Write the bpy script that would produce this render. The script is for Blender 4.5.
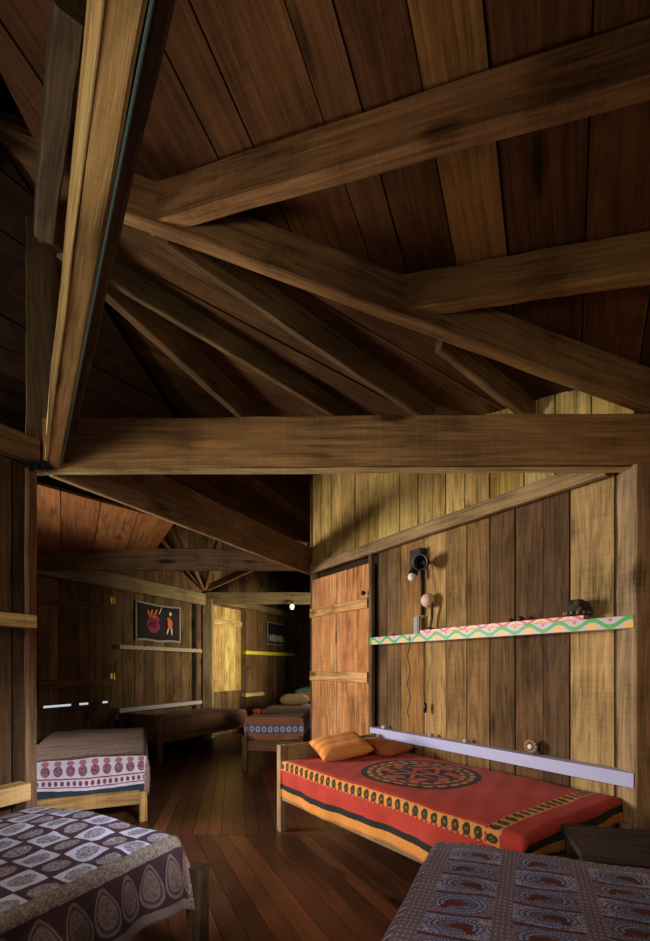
import bpy, bmesh, math, random
from mathutils import Vector, Matrix
random.seed(7)
SC = bpy.context.scene
for o in list(bpy.data.objects): bpy.data.objects.remove(o)
COL = SC.collection
PI = math.pi
V = Vector
HE = 1.25; F_PX = 444.0

# ---------------------------------------------------------------- camera
cd = bpy.data.cameras.new('camera'); cam = bpy.data.objects.new('camera', cd); COL.objects.link(cam)
cam.location = (0, 0, HE); cam.rotation_euler = (PI/2, 0, 0)
cd.sensor_fit = 'VERTICAL'; cd.sensor_height = 36.0; cd.lens = F_PX/941*36.0
cd.shift_y = (667-470.5)/941; cd.clip_start = 0.02
SC.camera = cam
# ---------------------------------------------------------------- world + daylight through the windows + added fill lamps + exposure
w = bpy.data.worlds.new('daylight'); SC.world = w; w.use_nodes = True
w.node_tree.nodes['Background'].inputs[0].default_value = (0.85, 0.93, 1.0, 1)
w.node_tree.nodes['Background'].inputs[1].default_value = 0.8
SC.view_settings.view_transform = 'Standard'; SC.view_settings.look = 'None'
SC.view_settings.gamma = 1; SC.view_settings.use_curve_mapping = False
SC.view_settings.exposure = -0.36
def area_lamp(name, loc, target, sx, sy, power, col, spread=180):
    l = bpy.data.lights.new(name, 'AREA'); l.shape = 'RECTANGLE'; l.size = sx; l.size_y = sy
    l.energy = power; l.color = col; l.spread = math.radians(spread)
    o = bpy.data.objects.new(name, l); COL.objects.link(o); o.location = loc
    o.rotation_euler = (V(target)-V(loc)).to_track_quat('-Z', 'Z').to_euler()
    return o
area_lamp('window_daylight_left', (-4.50, 3.22, 1.60), (1.2, 2.9, 1.10), 1.5, 1.2, 128, (1.0, 0.91, 0.79), 104)
area_lamp('fill_lamp_back', (-1.2, -0.55, 1.75), (0.5, 2.9, 0.9), 1.3, 0.9, 40, (1.0, 0.87, 0.70), 140)  # added fill lamp behind the camera, no window known there
area_lamp('fill_lamp_near', (1.02, 0.75, 1.85), (-1.45, 2.85, 0.30), 0.25, 0.35, 9, (0.86, 0.92, 1.0), 34)  # added narrow lamp to brighten the bed end behind the left post
area_lamp('window_daylight_far', (2.35, 6.55, 1.6), (-1.9, 8.35, 1.6), 0.9, 1.2, 45, (1.0, 0.88, 0.60), 60)

# ---------------------------------------------------------------- node expressions
class Ex:
    def __init__(s, nt, sock): s.nt = nt; s.k = sock
    def m(s, op, *a):
        n = s.nt.nodes.new('ShaderNodeMath'); n.operation = op
        for i, x in enumerate((s,)+a):
            if isinstance(x, Ex): s.nt.links.new(x.k, n.inputs[i])
            else: n.inputs[i].default_value = x
        return Ex(s.nt, n.outputs[0])
    def __add__(s, o): return s.m('ADD', o)
    __radd__ = __add__
    def __sub__(s, o): return s.m('SUBTRACT', o)
    def __rsub__(s, o): return (s*-1)+o
    def __mul__(s, o): return s.m('MULTIPLY', o)
    __rmul__ = __mul__
    def __truediv__(s, o): return s.m('DIVIDE', o)
    def lt(s, o): return s.m('LESS_THAN', o)
    def gt(s, o): return s.m('GREATER_THAN', o)
    def frac(s): return s.m('FRACT')
    def floor(s): return s.m('FLOOR')
    def abs(s): return s.m('ABSOLUTE')
    def sq(s): return s*s
    def sqrt(s): return s.m('SQRT')
    def sin(s): return s.m('SINE')
    def max(s, o): return s.m('MAXIMUM', o)
    def min(s, o): return s.m('MINIMUM', o)
    def mod2(s): return (s*0.5).frac()*2.0
    def between(s, a, b): return s.gt(a)*s.lt(b)
def atan2(a, b): return a.m('ARCTAN2', b)
def mixc(nt, f, a, b):
    n = nt.nodes.new('ShaderNodeMix'); n.data_type = 'RGBA'; n.clamp_factor = True
    def put(i, v):
        if isinstance(v, Ex): nt.links.new(v.k, n.inputs[i])
        elif hasattr(v, 'links'): nt.links.new(v, n.inputs[i])
        else: n.inputs[i].default_value = v if isinstance(v, float) else (*v, 1)
    put(0, f); put(6, a); put(7, b)
    return n.outputs[2]
def noise(nt, vec, scale, detail=3, dist=0.0, rough=0.5):
    n = nt.nodes.new('ShaderNodeTexNoise'); n.inputs['Scale'].default_value = scale
    n.inputs['Detail'].default_value = detail; n.inputs['Distortion'].default_value = dist; n.inputs['Roughness'].default_value = rough
    if vec is not None: nt.links.new(vec, n.inputs['Vector'])
    return Ex(nt, n.outputs[0])
def mapped(nt, vec, sc):
    n = nt.nodes.new('ShaderNodeMapping'); n.inputs['Scale'].default_value = sc; nt.links.new(vec, n.inputs['Vector'])
    return n.outputs[0]
def attr(nt, name):
    n = nt.nodes.new('ShaderNodeAttribute'); n.attribute_name = name; return n
def base_mat(name):
    m = bpy.data.materials.new(name); m.use_nodes = True
    nt = m.node_tree; return m, nt, nt.nodes['Principled BSDF']
def bump(nt, b, h, strength, dist=0.01):
    n = nt.nodes.new('ShaderNodeBump'); n.inputs['Strength'].default_value = strength; n.inputs['Distance'].default_value = dist
    nt.links.new(h.k, n.inputs['Height']); nt.links.new(n.outputs[0], b.inputs['Normal'])
def plain(name, col, rough=0.6, metal=0.0, emit=0.0, var=0.0):
    m, nt, b = base_mat(name)
    b.inputs['Roughness'].default_value = rough; b.inputs['Metallic'].default_value = metal
    if var:
        tc = nt.nodes.new('ShaderNodeTexCoord'); n = noise(nt, tc.outputs['Object'], 22, 4)
        c = mixc(nt, n, tuple(x*(1-var) for x in col), tuple(min(1, x*(1+var)) for x in col)); nt.links.new(c, b.inputs['Base Color'])
    else: b.inputs['Base Color'].default_value = (*col, 1)
    if emit: b.inputs['Emission Color'].default_value = (*col, 1); b.inputs['Emission Strength'].default_value = emit
    return m
def wood_mat(name, rough=0.75, contrast=1.0, spec=0.3, bumps=0.5):
    m, nt, b = base_mat(name)
    gc = attr(nt, 'gc').outputs['Vector']; tint = attr(nt, 'tint').outputs['Color']
    grain = noise(nt, mapped(nt, gc, (1.1, 26, 26)), 1.6, 6, 1.2, 0.62)
    rings = noise(nt, mapped(nt, gc, (0.55, 5.5, 5.5)), 1.3, 3, 2.2)
    fine = noise(nt, mapped(nt, gc, (5, 110, 110)), 1.0, 3)
    saw = noise(nt, mapped(nt, gc, (90, 2.0, 2.0)), 1.0, 2)
    blot = noise(nt, gc, 2.3, 4, 0.6)
    band = (rings*22.0).sin()*0.5+0.5
    k = (grain-0.5)*1.5*contrast + (band-0.5)*0.34*contrast + (fine-0.5)*0.6*contrast + (saw-0.5)*0.35 + (blot-0.5)*1.5*contrast + 0.95
    vor = nt.nodes.new('ShaderNodeTexVoronoi'); vor.inputs['Scale'].default_value = 1.0
    nt.links.new(mapped(nt, gc, (1.2, 3.6, 3.6)), vor.inputs['Vector'])
    d = Ex(nt, vor.outputs['Distance'])
    knot = 1.0-((d-0.06)*11.0).max(0.0).min(1.0)
    k = (k - knot*0.62).max(0.16).min(1.75)
    mul = nt.nodes.new('ShaderNodeVectorMath'); mul.operation = 'SCALE'
    hue = mixc(nt, ((blot-0.42)*3.2), tint, mixc(nt, 0.16, tint, (0.12, 0.06, 0.025)))
    nt.links.new(hue, mul.inputs[0]); nt.links.new(k.k, mul.inputs['Scale']); nt.links.new(mul.outputs[0], b.inputs['Base Color'])
    b.inputs['Roughness'].default_value = rough; b.inputs['Specular IOR Level'].default_value = spec
    bump(nt, b, grain*0.6+fine*0.3+saw*0.25, bumps, 0.006)
    return m
M_WOOD = wood_mat('rough_sawn_wood', 0.75, 1.0, 0.10)
M_CEIL = wood_mat('roof_board_wood', 0.8, 0.9, 0.08)
M_FLOOR = wood_mat('polished_floor_wood', 0.34, 0.75, 0.5, 0.12)

def cloth_mat(name, fn, rough=0.9, sheen=0.15, weave=0.15):
    m, nt, b = base_mat(name)
    a = attr(nt, 'cl').outputs['Vector']
    s = nt.nodes.new('ShaderNodeSeparateXYZ'); nt.links.new(a, s.inputs[0])
    wob = noise(nt, a, 28, 2); wob2 = noise(nt, mapped(nt, a, (1.0, 1.0, 1.0)), 33, 2, 0.8)
    X = Ex(nt, s.outputs[0])+(wob-0.5)*0.008; Y = Ex(nt, s.outputs[1])+(wob2-0.5)*0.008
    col = fn(nt, X, Y, a)
    n = noise(nt, a, 130, 3); n2 = noise(nt, a, 5, 3)
    sc = nt.nodes.new('ShaderNodeVectorMath'); sc.operation = 'SCALE'
    nt.links.new(col, sc.inputs[0]); nt.links.new(((n-0.5)*1.0+(n2-0.5)*0.5+1.0).k, sc.inputs['Scale'])
    nt.links.new(sc.outputs[0], b.inputs['Base Color'])
    b.inputs['Roughness'].default_value = rough; b.inputs['Sheen Weight'].default_value = sheen*0.25; b.inputs['Specular IOR Level'].default_value = 0.15
    bump(nt, b, n*0.5+n2, weave, 0.01)
    return m

# ---------------------------------------------------------------- mesh helpers
class MB:
    def __init__(s): s.v = []; s.f = []; s.gc = []; s.tint = []
    def face(s, idx, gcs, tint):
        s.f.append(idx); s.gc.extend(gcs); s.tint.extend([(*tint, 1)]*len(idx))
    def build(s, name, mat, parent=None, smooth=False):
        me = bpy.data.meshes.new(name); me.from_pydata([tuple(p) for p in s.v], [], s.f)
        if s.gc:
            a = me.attributes.new('gc', 'FLOAT_VECTOR', 'CORNER'); a.data.foreach_set('vector', [c for g in s.gc for c in g])
            t = me.attributes.new('tint', 'FLOAT_COLOR', 'CORNER'); t.data.foreach_set('color', [c for g in s.tint for c in g])
        if smooth: me.polygons.foreach_set('use_smooth', [True]*len(me.polygons))
        me.materials.append(mat); me.update()
        o = bpy.data.objects.new(name, me); COL.objects.link(o)
        if parent: o.parent = parent
        return o
def tone(c, v=0.12):
    k = 1+random.uniform(-v, v); return (c[0]*k, c[1]*k*(1+random.uniform(-.04, .04)), c[2]*k*(1+random.uniform(-.07, .07)))
def beam(mb, p0, p1, up, h, t, col, ch=0.006, seg=8, wob=0.004):
    """bevelled timber from p0 to p1; p0/p1 on the centre line; h along up, t across"""
    p0 = V(p0); p1 = V(p1); d = (p1-p0); L = d.length; d.normalize(); up = V(up); up = (up-up.dot(d)*d).normalized(); sd = d.cross(up)
    ch = min(ch, t*0.25, h*0.25)
    prof = [(-t/2, -h/2+ch), (-t/2, h/2-ch), (-t/2+ch, h/2), (t/2-ch, h/2), (t/2, h/2-ch), (t/2, -h/2+ch), (t/2-ch, -h/2), (-t/2+ch, -h/2)]
    ox, oy, oz = (random.uniform(0, 40) for _ in range(3)); b0 = len(mb.v); col = tone(col, 0.08)
    seg = max(1, min(seg, int(L/0.12)+1))
    for i in range(seg+1):
        c = p0+d*(L*i/seg); wx = random.uniform(-wob, wob); wy = random.uniform(-wob, wob)
        for (a, b) in prof: mb.v.append(c+sd*(a+wx)+up*(b+wy))
    for i in range(seg):
        for j in range(8):
            k = (j+1) % 8; A = b0+i*8
            g = []
            for (ii, jj) in ((0, j), (1, j), (1, k), (0, k)):
                g.append((L*(i+ii)/seg+ox, prof[jj][1]+oy, prof[jj][0]+oz))
            mb.face([A+j, A+8+j, A+8+k, A+k], g, col)
    e = [(ox+prof[j][0]*.3, prof[j][1]+oy, prof[j][0]+oz) for j in range(8)]
    mb.face([b0+j for j in range(8)], e, col)
    mb.face([b0+seg*8+j for j in range(7, -1, -1)], e[::-1], col)
def clip(poly, a, b, c):            # keep a*x+b*y<=c
    out = []
    for i in range(len(poly)):
        p = poly[i]; q = poly[(i+1) % len(poly)]; dp = a*p[0]+b*p[1]-c; dq = a*q[0]+b*q[1]-c
        if dp <= 0: out.append(p)
        if (dp < 0 < dq) or (dq < 0 < dp):
            t = dp/(dp-dq); out.append((p[0]+(q[0]-p[0])*t, p[1]+(q[1]-p[1])*t))
    return out
def boards(mb, O, U, W, polys, seams, cols, th=0.022, gap=0.006, jit=0.004, skew=0.0):
    """boards running along W, split at seams along U, over 2D polygons in (U,W); front face towards U x W"""
    O = V(O); U = V(U).normalized(); W = V(W).normalized(); N = U.cross(W).normalized()
    for i in range(len(seams)-1):
        col = cols[i % len(cols)] if not callable(cols) else cols(i)
        ox, oy, oz = (random.uniform(0, 60) for _ in range(3)); dz = random.uniform(-jit, jit)
        for poly in polys:
            p = clip(poly, -1, 0, -(seams[i]+gap/2)); p = clip(p, 1, 0, seams[i+1]-gap/2) if len(p) > 2 else []
            if len(p) < 3: continue
            area = sum(p[k][0]*p[(k+1) % len(p)][1]-p[(k+1) % len(p)][0]*p[k][1] for k in range(len(p)))
            if abs(area) < 1e-5: continue
            if area < 0: p = p[::-1]
            n = len(p); b0 = len(mb.v)
            for (a, b) in p: mb.v.append(O+U*a+W*b+N*dz)
            for (a, b) in p: mb.v.append(O+U*a+W*b+N*(dz-th))
            g = [(b+ox, a+oy, oz) for (a, b) in p]
            mb.face([b0+k for k in range(n)], g, col)
            mb.face([b0+n+k for k in range(n-1, -1, -1)], g[::-1], col)
            for k in range(n):
                l = (k+1) % n
                mb.face([b0+l, b0+k, b0+n+k, b0+n+l], [g[l], g[k], (g[k][0], g[k][1], g[k][2]+th), (g[l][0], g[l][1], g[l][2]+th)], tuple(c*0.8 for c in col))
def seams_rand(a, b, w0, w1):
    s = [a]
    while s[-1] < b: s.append(s[-1]+random.uniform(w0, w1))
    return s
def struct(o): o['kind'] = 'structure'; return o
def tag(o, label, cat, group=None):
    o['label'] = label; o['category'] = cat
    if group: o['group'] = group
    return o
def empty(name, loc=(0, 0, 0), rz=0.0, label=None, cat=None, group=None):
    o = bpy.data.objects.new(name, None); COL.objects.link(o); o.location = loc; o.rotation_euler = (0, 0, rz); o.empty_display_size = 0.1
    if label: tag(o, label, cat, group)
    return o
def box(mb, lo, hi, col=(0.3, 0.2, 0.1), ch=0.003):
    lo = V(lo); hi = V(hi); d = hi-lo; c = (lo+hi)/2
    ax = max(range(3), key=lambda i: d[i]); p0 = c.copy(); p1 = c.copy(); p0[ax] = lo[ax]; p1[ax] = hi[ax]
    if ax == 2: beam(mb, p0, p1, (0, 1, 0), d.y, d.x, col, ch, 1, 0)
    elif ax == 0: beam(mb, p0, p1, (0, 0, 1), d.z, d.y, col, ch, 1, 0)
    else: beam(mb, p0, p1, (0, 0, 1), d.z, d.x, col, ch, 1, 0)
def lathe(mb, prof, c=(0, 0, 0), n=20, axis=(0, 0, 1), col=(0.5, 0.5, 0.5)):
    q = V((0, 0, 1)).rotation_difference(V(axis)); c = V(c); b0 = len(mb.v)
    for (r, z) in prof:
        for k in range(n):
            a = 2*PI*k/n; mb.v.append(c+q @ V((r*math.cos(a), r*math.sin(a), z)))
    for i in range(len(prof)-1):
        for k in range(n):
            l = (k+1) % n; A = b0+i*n
            mb.face([A+k, A+l, A+n+l, A+n+k], [tuple(mb.v[x]) for x in (A+k, A+l, A+n+l, A+n+k)], col)
def ball(mb, c, r, col=(0.5, 0.5, 0.5), sc=(1, 1, 1), n=16, lump=0.0):
    b0 = len(mb.v); m = n//2; ph = random.uniform(0, 9)
    for i in range(m+1):
        th = PI*i/m
        for k in range(n):
            a = 2*PI*k/n; rr = r*(1+lump*math.sin(3*a+ph+2*th)*math.sin(2*th+ph))
            mb.v.append(V(c)+V((rr*math.sin(th)*math.cos(a)*sc[0], rr*math.sin(th)*math.sin(a)*sc[1], rr*math.cos(th)*sc[2])))
    for i in range(m):
        for k in range(n):
            l = (k+1) % n; A = b0+i*n; ids = [A+k, A+n+k, A+n+l, A+l]
            mb.face(ids, [tuple(mb.v[x]) for x in ids], col)
def tube(mb, pts, r, n=8, col=(0.1, 0.1, 0.1)):
    pts = [V(p) for p in pts]; b0 = len(mb.v)
    for i, p in enumerate(pts):
        d = (pts[min(i+1, len(pts)-1)]-pts[max(i-1, 0)]).normalized(); a = d.orthogonal().normalized()
        if i and abs(a.dot(prev)) < 0.99:
            a = (prev-prev.dot(d)*d).normalized()
        prev = a; b = d.cross(a)
        for k in range(n):
            t = 2*PI*k/n; mb.v.append(p+a*(r*math.cos(t))+b*(r*math.sin(t)))
    for i in range(len(pts)-1):
        for k in range(n):
            l = (k+1) % n; A = b0+i*n; ids = [A+k, A+l, A+n+l, A+n+k]
            mb.face(ids, [tuple(mb.v[x]) for x in ids], col)
    for s, e in ((0, 1), (len(pts)-1, -1)):
        ids = [b0+s*n+k for k in range(n)][::-e]; mb.face(ids, [tuple(mb.v[x]) for x in ids], col)
def one(fn, name, mat, parent=None, smooth=False):
    mb = MB(); fn(mb); return mb.build(name, mat, parent, smooth)

# ---------------------------------------------------------------- plan of the hut: posts on a triangular lattice
e_ = V((3.22, 0, 0)); f_ = V((1.39, 2.74, 0)); d_ = V((-1.83, 2.74, 0))
PL = V((-1.54, 2.4, 0)); PR = PL+e_; PF = PL+f_; P1 = V((-3.42, 5.14, 0)); PB = V((-2.12, 7.88, 0)); PC = PB+f_; Q1 = PL-e_; Q2 = PL-f_; Q3 = PL-d_
G1 = PB+e_; G2 = PF+e_
Fh = f_.normalized(); Dh = d_.normalized(); Z = V((0, 0, 1))
def ray(x, y, Yd): return V(((x-325)/F_PX*Yd, Yd, HE+(667-y)/F_PX*Yd))
# roof planes z = a + b x + c y
R1 = (3.915, -0.259, -0.273)      # over the camera's bay, down to the right wall
R2 = (3.135, -0.298, 0.080)       # over the bay of the red bed
def rz(R, x, y): return R[0]+R[1]*x+R[2]*y
def onroof(R, x, y, drop=0.0):
    u = (x-325)/F_PX; v = (667-y)/F_PX
    Yd = (R[0]-HE-drop)/(v-R[1]*u-R[2]); return V((u*Yd, Yd, HE+v*Yd))
TAN = (0.42, 0.265, 0.125); BRN = (0.23, 0.13, 0.06); DRK = (0.13, 0.075, 0.038); GRY = (0.22, 0.15, 0.09); ORG = (0.38, 0.21, 0.09); YEL = (0.52, 0.36, 0.15)
PNK = (0.66, 0.30, 0.12)

# ---------------------------------------------------------------- floor
FLC = [(0.105, 0.034, 0.016), (0.075, 0.026, 0.014), (0.13, 0.042, 0.018), (0.09, 0.028, 0.013), (0.06, 0.021, 0.012), (0.15, 0.052, 0.022)]
mb = MB()
fd = V((-0.44, 0.90, 0)).normalized(); fu = V((0.90, 0.44, 0)).normalized()
def to2(p, O, U, W): q = V(p)-V(O); return (q.dot(U), q.dot(W))
near = [(-6, -1.6, 0), (4, -1.6, 0), (4, 3.30, 0), (-6, 3.30, 0)]
far = [(-6, 3.304, 0), (4, 3.304, 0), (4, 11.5, 0), (-6, 11.5, 0)]
boards(mb, (0, 0, 0), fu, fd, [[to2(p, (0, 0, 0), fu, fd) for p in near]], seams_rand(-6, 6, 0.085, 0.125), lambda i: tone(random.choice(FLC), 0.15), 0.03, 0.003, 0.0006)
U2 = V((0.98, 0.2, 0)); U2.normalize(); W2 = V((-0.2, 0.98, 0)).normalized()
boards(mb, (0, 0, 0), U2, W2, [[to2(p, (0, 0, 0), U2, W2) for p in far]], seams_rand(-8, 8, 0.085, 0.125), lambda i: tone(random.choice(FLC), 0.15), 0.03, 0.003, 0.0006)
boards(mb, (0, 0, -0.04), (1, 0, 0), (0, 1, 0), [[(-6, -1.6), (4, -1.6), (4, 11.5), (-6, 11.5)]], [-7, 5], [(0.02, 0.012, 0.008)], 0.05, 0.0, 0.0)
struct(mb.build('floor', M_FLOOR))

# ---------------------------------------------------------------- walls
def wallpoly(A, B, z0, z1a, z1b):
    L = (V(B)-V(A)).length; return [(0, z0), (L, z0), (L, z1b), (0, z1a)]
def wall(name, A, B, polys, seams, cols, mat=M_WOOD, inward=None, th=0.03):
    A = V(A); B = V(B); U = (B-A).normalized(); mb = MB()
    boards(mb, A, U, Z, polys, seams, cols, th, 0.009)
    boards(mb, A-U.cross(Z)*(th+0.004), U, Z, polys, [-1, 9], [(0.03, 0.02, 0.012)], 0.012, 0.0, 0.0); return struct(mb.build(name, mat))
def t_at(A, B, px):              # distance along wall A->B of picture column px (for measuring board widths)
    u = (px-325)/F_PX; D = (B-A).normalized(); return (u*A.y-A.x)/(D.x-u*D.y)
# right wall, seen from PF to PR (front face to the room: U x Z points to the camera when U runs left to right)
RW = (PR-PF); RL = RW.length
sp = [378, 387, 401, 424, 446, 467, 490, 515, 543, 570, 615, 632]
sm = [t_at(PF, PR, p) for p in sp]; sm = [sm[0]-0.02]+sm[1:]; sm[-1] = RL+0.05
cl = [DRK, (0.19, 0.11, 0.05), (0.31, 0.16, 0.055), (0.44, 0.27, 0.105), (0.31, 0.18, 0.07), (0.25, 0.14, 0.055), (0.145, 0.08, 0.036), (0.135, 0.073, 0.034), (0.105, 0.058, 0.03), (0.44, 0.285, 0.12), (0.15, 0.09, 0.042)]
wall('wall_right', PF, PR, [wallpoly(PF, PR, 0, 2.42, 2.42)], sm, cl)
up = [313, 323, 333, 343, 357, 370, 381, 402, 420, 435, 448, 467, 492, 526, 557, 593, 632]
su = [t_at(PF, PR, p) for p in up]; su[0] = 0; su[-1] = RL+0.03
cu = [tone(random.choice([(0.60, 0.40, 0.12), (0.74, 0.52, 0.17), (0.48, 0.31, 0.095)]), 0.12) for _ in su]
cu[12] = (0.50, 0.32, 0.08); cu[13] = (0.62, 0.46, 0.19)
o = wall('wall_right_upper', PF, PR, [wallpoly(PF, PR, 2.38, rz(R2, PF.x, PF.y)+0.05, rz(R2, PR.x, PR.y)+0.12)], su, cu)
o.location = V((-0.826, -0.564, 0))*0.025
def wl(name, A, B, polys, cols=(DRK, BRN, (0.20, 0.13, 0.075), GRY), w0=0.14, w1=0.24):
    L = (V(B)-V(A)).length
    return wall(name, A, B, polys, seams_rand(0, L, w0, w1)[:-1]+[L], lambda i: tone(random.choice(cols), 0.12))
def hole(L, z1, a, b, c, d):     # wall of length L and height z1 round an opening a..b, c..d
    return [[(0, 0), (a, 0), (a, z1), (0, z1)], [(b, 0), (L, 0), (L, z1), (b, z1)], [(a, 0), (b, 0), (b, c), (a, c)], [(a, d), (b, d), (b, z1), (a, z1)]]
HL = 3.05; HF = f_.length; HD = d_.length; HE_ = e_.length
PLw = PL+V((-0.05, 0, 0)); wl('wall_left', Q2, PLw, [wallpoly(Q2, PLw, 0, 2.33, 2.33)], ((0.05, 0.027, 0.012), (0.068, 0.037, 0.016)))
# left far wall P1 -> PB with the shuttered window and a slot of daylight under the shutter
tA = 0.16; tB = t_at(P1, PB, 110)
wl('wall_far_left', P1, PB, [[(0, 0), (tA, 0), (tA, 4.95), (0, 4.95)], [(tA, 0), (tB, 0), (tB, .755), (tA, .755)], [(tA, .79), (tB, .79), (tB, 4.95), (tA, 4.95)],
    [(tA+.38, .75), (tA+.46, .75), (tA+.46, .80), (tA+.38, .80)], [(tA+.62, .75), (tA+.80, .75), (tA+.80, .80), (tA+.62, .80)],
    [(tB, 0), (HF, 0), (HF, 4.95), (tB, 4.95)]], ((0.10, 0.058, 0.028), (0.15, 0.088, 0.042), (0.12, 0.07, 0.035)))
wl('wall_far', PB, PC, [wallpoly(PB, PC, 0, 4.95, 4.95)], (DRK, BRN, (0.22, 0.15, 0.085)))
wl('wall_far_right', PC, G1, [wallpoly(PC, G1, 0, 4.95, 4.95)], (DRK, (0.13, 0.08, 0.05)))
wl('wall_far_window', G1, G2, hole(HD, 4.95, 0.9, 2.3, 0.8, 2.2))
wl('wall_behind_right', G2, PR, [wallpoly(G2, PR, 0, 4.95, 4.95)])
NR = V((0.13, 0, 0))
wl('wall_near_right', PR+NR, Q3+NR, hole(HF, 4.95, 1.45, 2.45, 1.15, 2.25), (BRN, GRY, TAN))  # opening made for the added near lamp
wl('wall_back', Q3+NR, Q2, hole(HE_+0.13, 4.95, 1.3, 2.8, 0.85, 2.1), (BRN, GRY, DRK))  # opening made for the added back fill lamp
wl('wall_back_left', Q2, Q1, [wallpoly(Q2, Q1, 0, 4.95, 4.95)])
wl('wall_side_left', Q1, P1, hole(HF, 4.95, 0.12, 1.72, 0.95, 2.25))

# ---------------------------------------------------------------- ceiling
CEC = [(0.130, 0.052, 0.016), (0.095, 0.038, 0.013), (0.20, 0.088, 0.026), (0.11, 0.045, 0.015)]
def roof(name, R, plan, bdir, seam_pts=None, w=(0.26, 0.36), cols=None, lift=0.0):
    """boards under roof plane R over a plan polygon, running in plan direction bdir"""
    def P3(x, y): return V((x, y, rz(R, x, y)+lift))
    W = V((bdir[0], bdir[1], R[1]*bdir[0]+R[2]*bdir[1])).normalized()
    N = V((R[1], R[2], -1)).normalized(); U = W.cross(N).normalized()      # U x W = N (downwards)
    O = P3(0, 0)
    poly = [((P3(*p)-O).dot(U), (P3(*p)-O).dot(W)) for p in plan]
    lo = min(p[0] for p in poly); hi = max(p[0] for p in poly)
    if seam_pts:
        s = sorted((q-O).dot(U) for q in seam_pts)
        while s[0] > lo: s.insert(0, s[0]-random.uniform(*w))
        while s[-1] < hi: s.append(s[-1]+random.uniform(*w))
    else: s = seams_rand(lo, hi, *w)
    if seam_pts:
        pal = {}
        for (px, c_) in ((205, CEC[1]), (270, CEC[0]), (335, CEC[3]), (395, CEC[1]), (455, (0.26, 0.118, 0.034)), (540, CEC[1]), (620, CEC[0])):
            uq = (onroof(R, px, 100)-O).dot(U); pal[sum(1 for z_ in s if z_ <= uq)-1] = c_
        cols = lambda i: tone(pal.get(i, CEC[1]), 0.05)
    mb = MB(); boards(mb, O, U, W, [poly], s, cols or (lambda i: tone(random.choice(CEC), 0.14)), 0.025, 0.007, 0.006)
    boards(mb, O-N*0.04, U, W, [poly], [lo-1, hi+1], [(0.02, 0.013, 0.008)], 0.02, 0.0, 0.0)
    return struct(mb.build(name, M_CEIL))
BL = (-1.35, 2.06); BR = (1.78, 2.41)
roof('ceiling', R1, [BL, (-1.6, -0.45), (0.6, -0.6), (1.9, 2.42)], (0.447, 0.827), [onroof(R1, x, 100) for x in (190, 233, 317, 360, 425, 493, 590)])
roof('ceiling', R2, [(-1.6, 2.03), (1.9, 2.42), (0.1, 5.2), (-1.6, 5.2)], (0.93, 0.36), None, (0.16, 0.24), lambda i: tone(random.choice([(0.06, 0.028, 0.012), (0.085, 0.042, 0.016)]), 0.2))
R0 = (3.68, 0.28, 0.03)
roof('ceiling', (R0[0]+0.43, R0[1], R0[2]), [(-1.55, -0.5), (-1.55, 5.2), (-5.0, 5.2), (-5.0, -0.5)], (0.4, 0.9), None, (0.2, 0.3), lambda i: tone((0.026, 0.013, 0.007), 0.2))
roof('ceiling', (3.75, 0.0, 0.0), [(-4.2, 5.1), (3.3, 5.1), (3.3, 11.2), (-4.2, 11.2)], (0.4, 0.9), None, (0.2, 0.3))
roof('ceiling', (3.75, 0.0, 0.0), [(0.05, 5.12), (1.6, 2.4), (3.3, 2.4), (3.3, 5.12)], (0.4, 0.9), None, (0.2, 0.3))
# low reddish roof boards over the left bay, seen under the tie beam
RR = [(0.34, 0.145, 0.048), (0.42, 0.185, 0.06), (0.28, 0.115, 0.04)]
roof('ceiling', (3.17, 0.0, -0.11), [(-2.9, 3.25), (-1.49, 4.40), (-1.95, 5.12), (-3.45, 5.12)], (-0.50, 0.86), None, (0.30, 0.36), lambda i: tone(RR[i % 3], 0.1))

mb = MB(); boards(mb, (0, 0, 4.95), (-1, 0, 0), (0, 1, 0), [[(5.4, -1.2), (-3.6, -1.2), (-3.6, 11.4), (5.4, 11.4)]], [-4, 6], [(0.03, 0.02, 0.012)], 0.05, 0.0, 0.0)
struct(mb.build('ceiling', M_CEIL))
# ---------------------------------------------------------------- posts
def timber(name, label, p0, p1, h, t, col, cat='beam', upv=(0, 0, 1), group=None, wob=0.003, seg=14):
    o = one(lambda m: beam(m, p0, p1, upv, h, t, col, 0.008, seg, wob), name, M_WOOD)
    # move origin to first end
    q = V(p0); o.data.transform(Matrix.Translation(-q)); o.location = q
    return tag(o, label, cat, group or {'rafter': 'roof rafters', 'jack_rafter': 'roof rafters', 'hip_rafter': 'roof rafters', 'tie_beam': 'tie beams', 'wooden_post': 'wooden posts', 'wall_plate': 'wall plates'}.get(name))
timber('wooden_post', 'broad pale brown square post at the right edge carrying the front tie beam', (PR.x+0.015, 2.385, 0), (PR.x+0.015, 2.385, 2.31), 0.15, 0.16, (0.36, 0.25, 0.13), 'post', (0, 1, 0))
timber('wooden_post', 'dark post at the end of the left plank wall where the beams meet', (PL.x-0.085, PL.y+0.01, 0), (PL.x-0.085, PL.y+0.01, 2.315), 0.08, 0.08, (0.17, 0.10, 0.05), 'post', (0, 1, 0))
timber('king_post', 'dark upright rising from the beam joint at upper left into the roof', (PL.x-0.03, 2.46, 2.32), (PL.x-0.03, 2.46, 3.74), 0.05, 0.15, (0.14, 0.09, 0.045), 'post', (0, 1, 0))
timber('wooden_post', 'dark post running up to the roof beside the orange plank door', (PF.x+0.03, PF.y-0.03, 0), (PF.x+0.03, PF.y-0.03, 3.52), 0.07, 0.09, (0.15, 0.10, 0.06), 'post', (0, 1, 0))
timber('wooden_post', 'pale slim post at the far corner beside the sunlit shutter', (PB.x+0.06, PB.y-0.05, 0), (PB.x+0.06, PB.y-0.05, 2.44), 0.12, 0.17, (0.30, 0.22, 0.12), 'post', (0, 1, 0))
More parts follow.
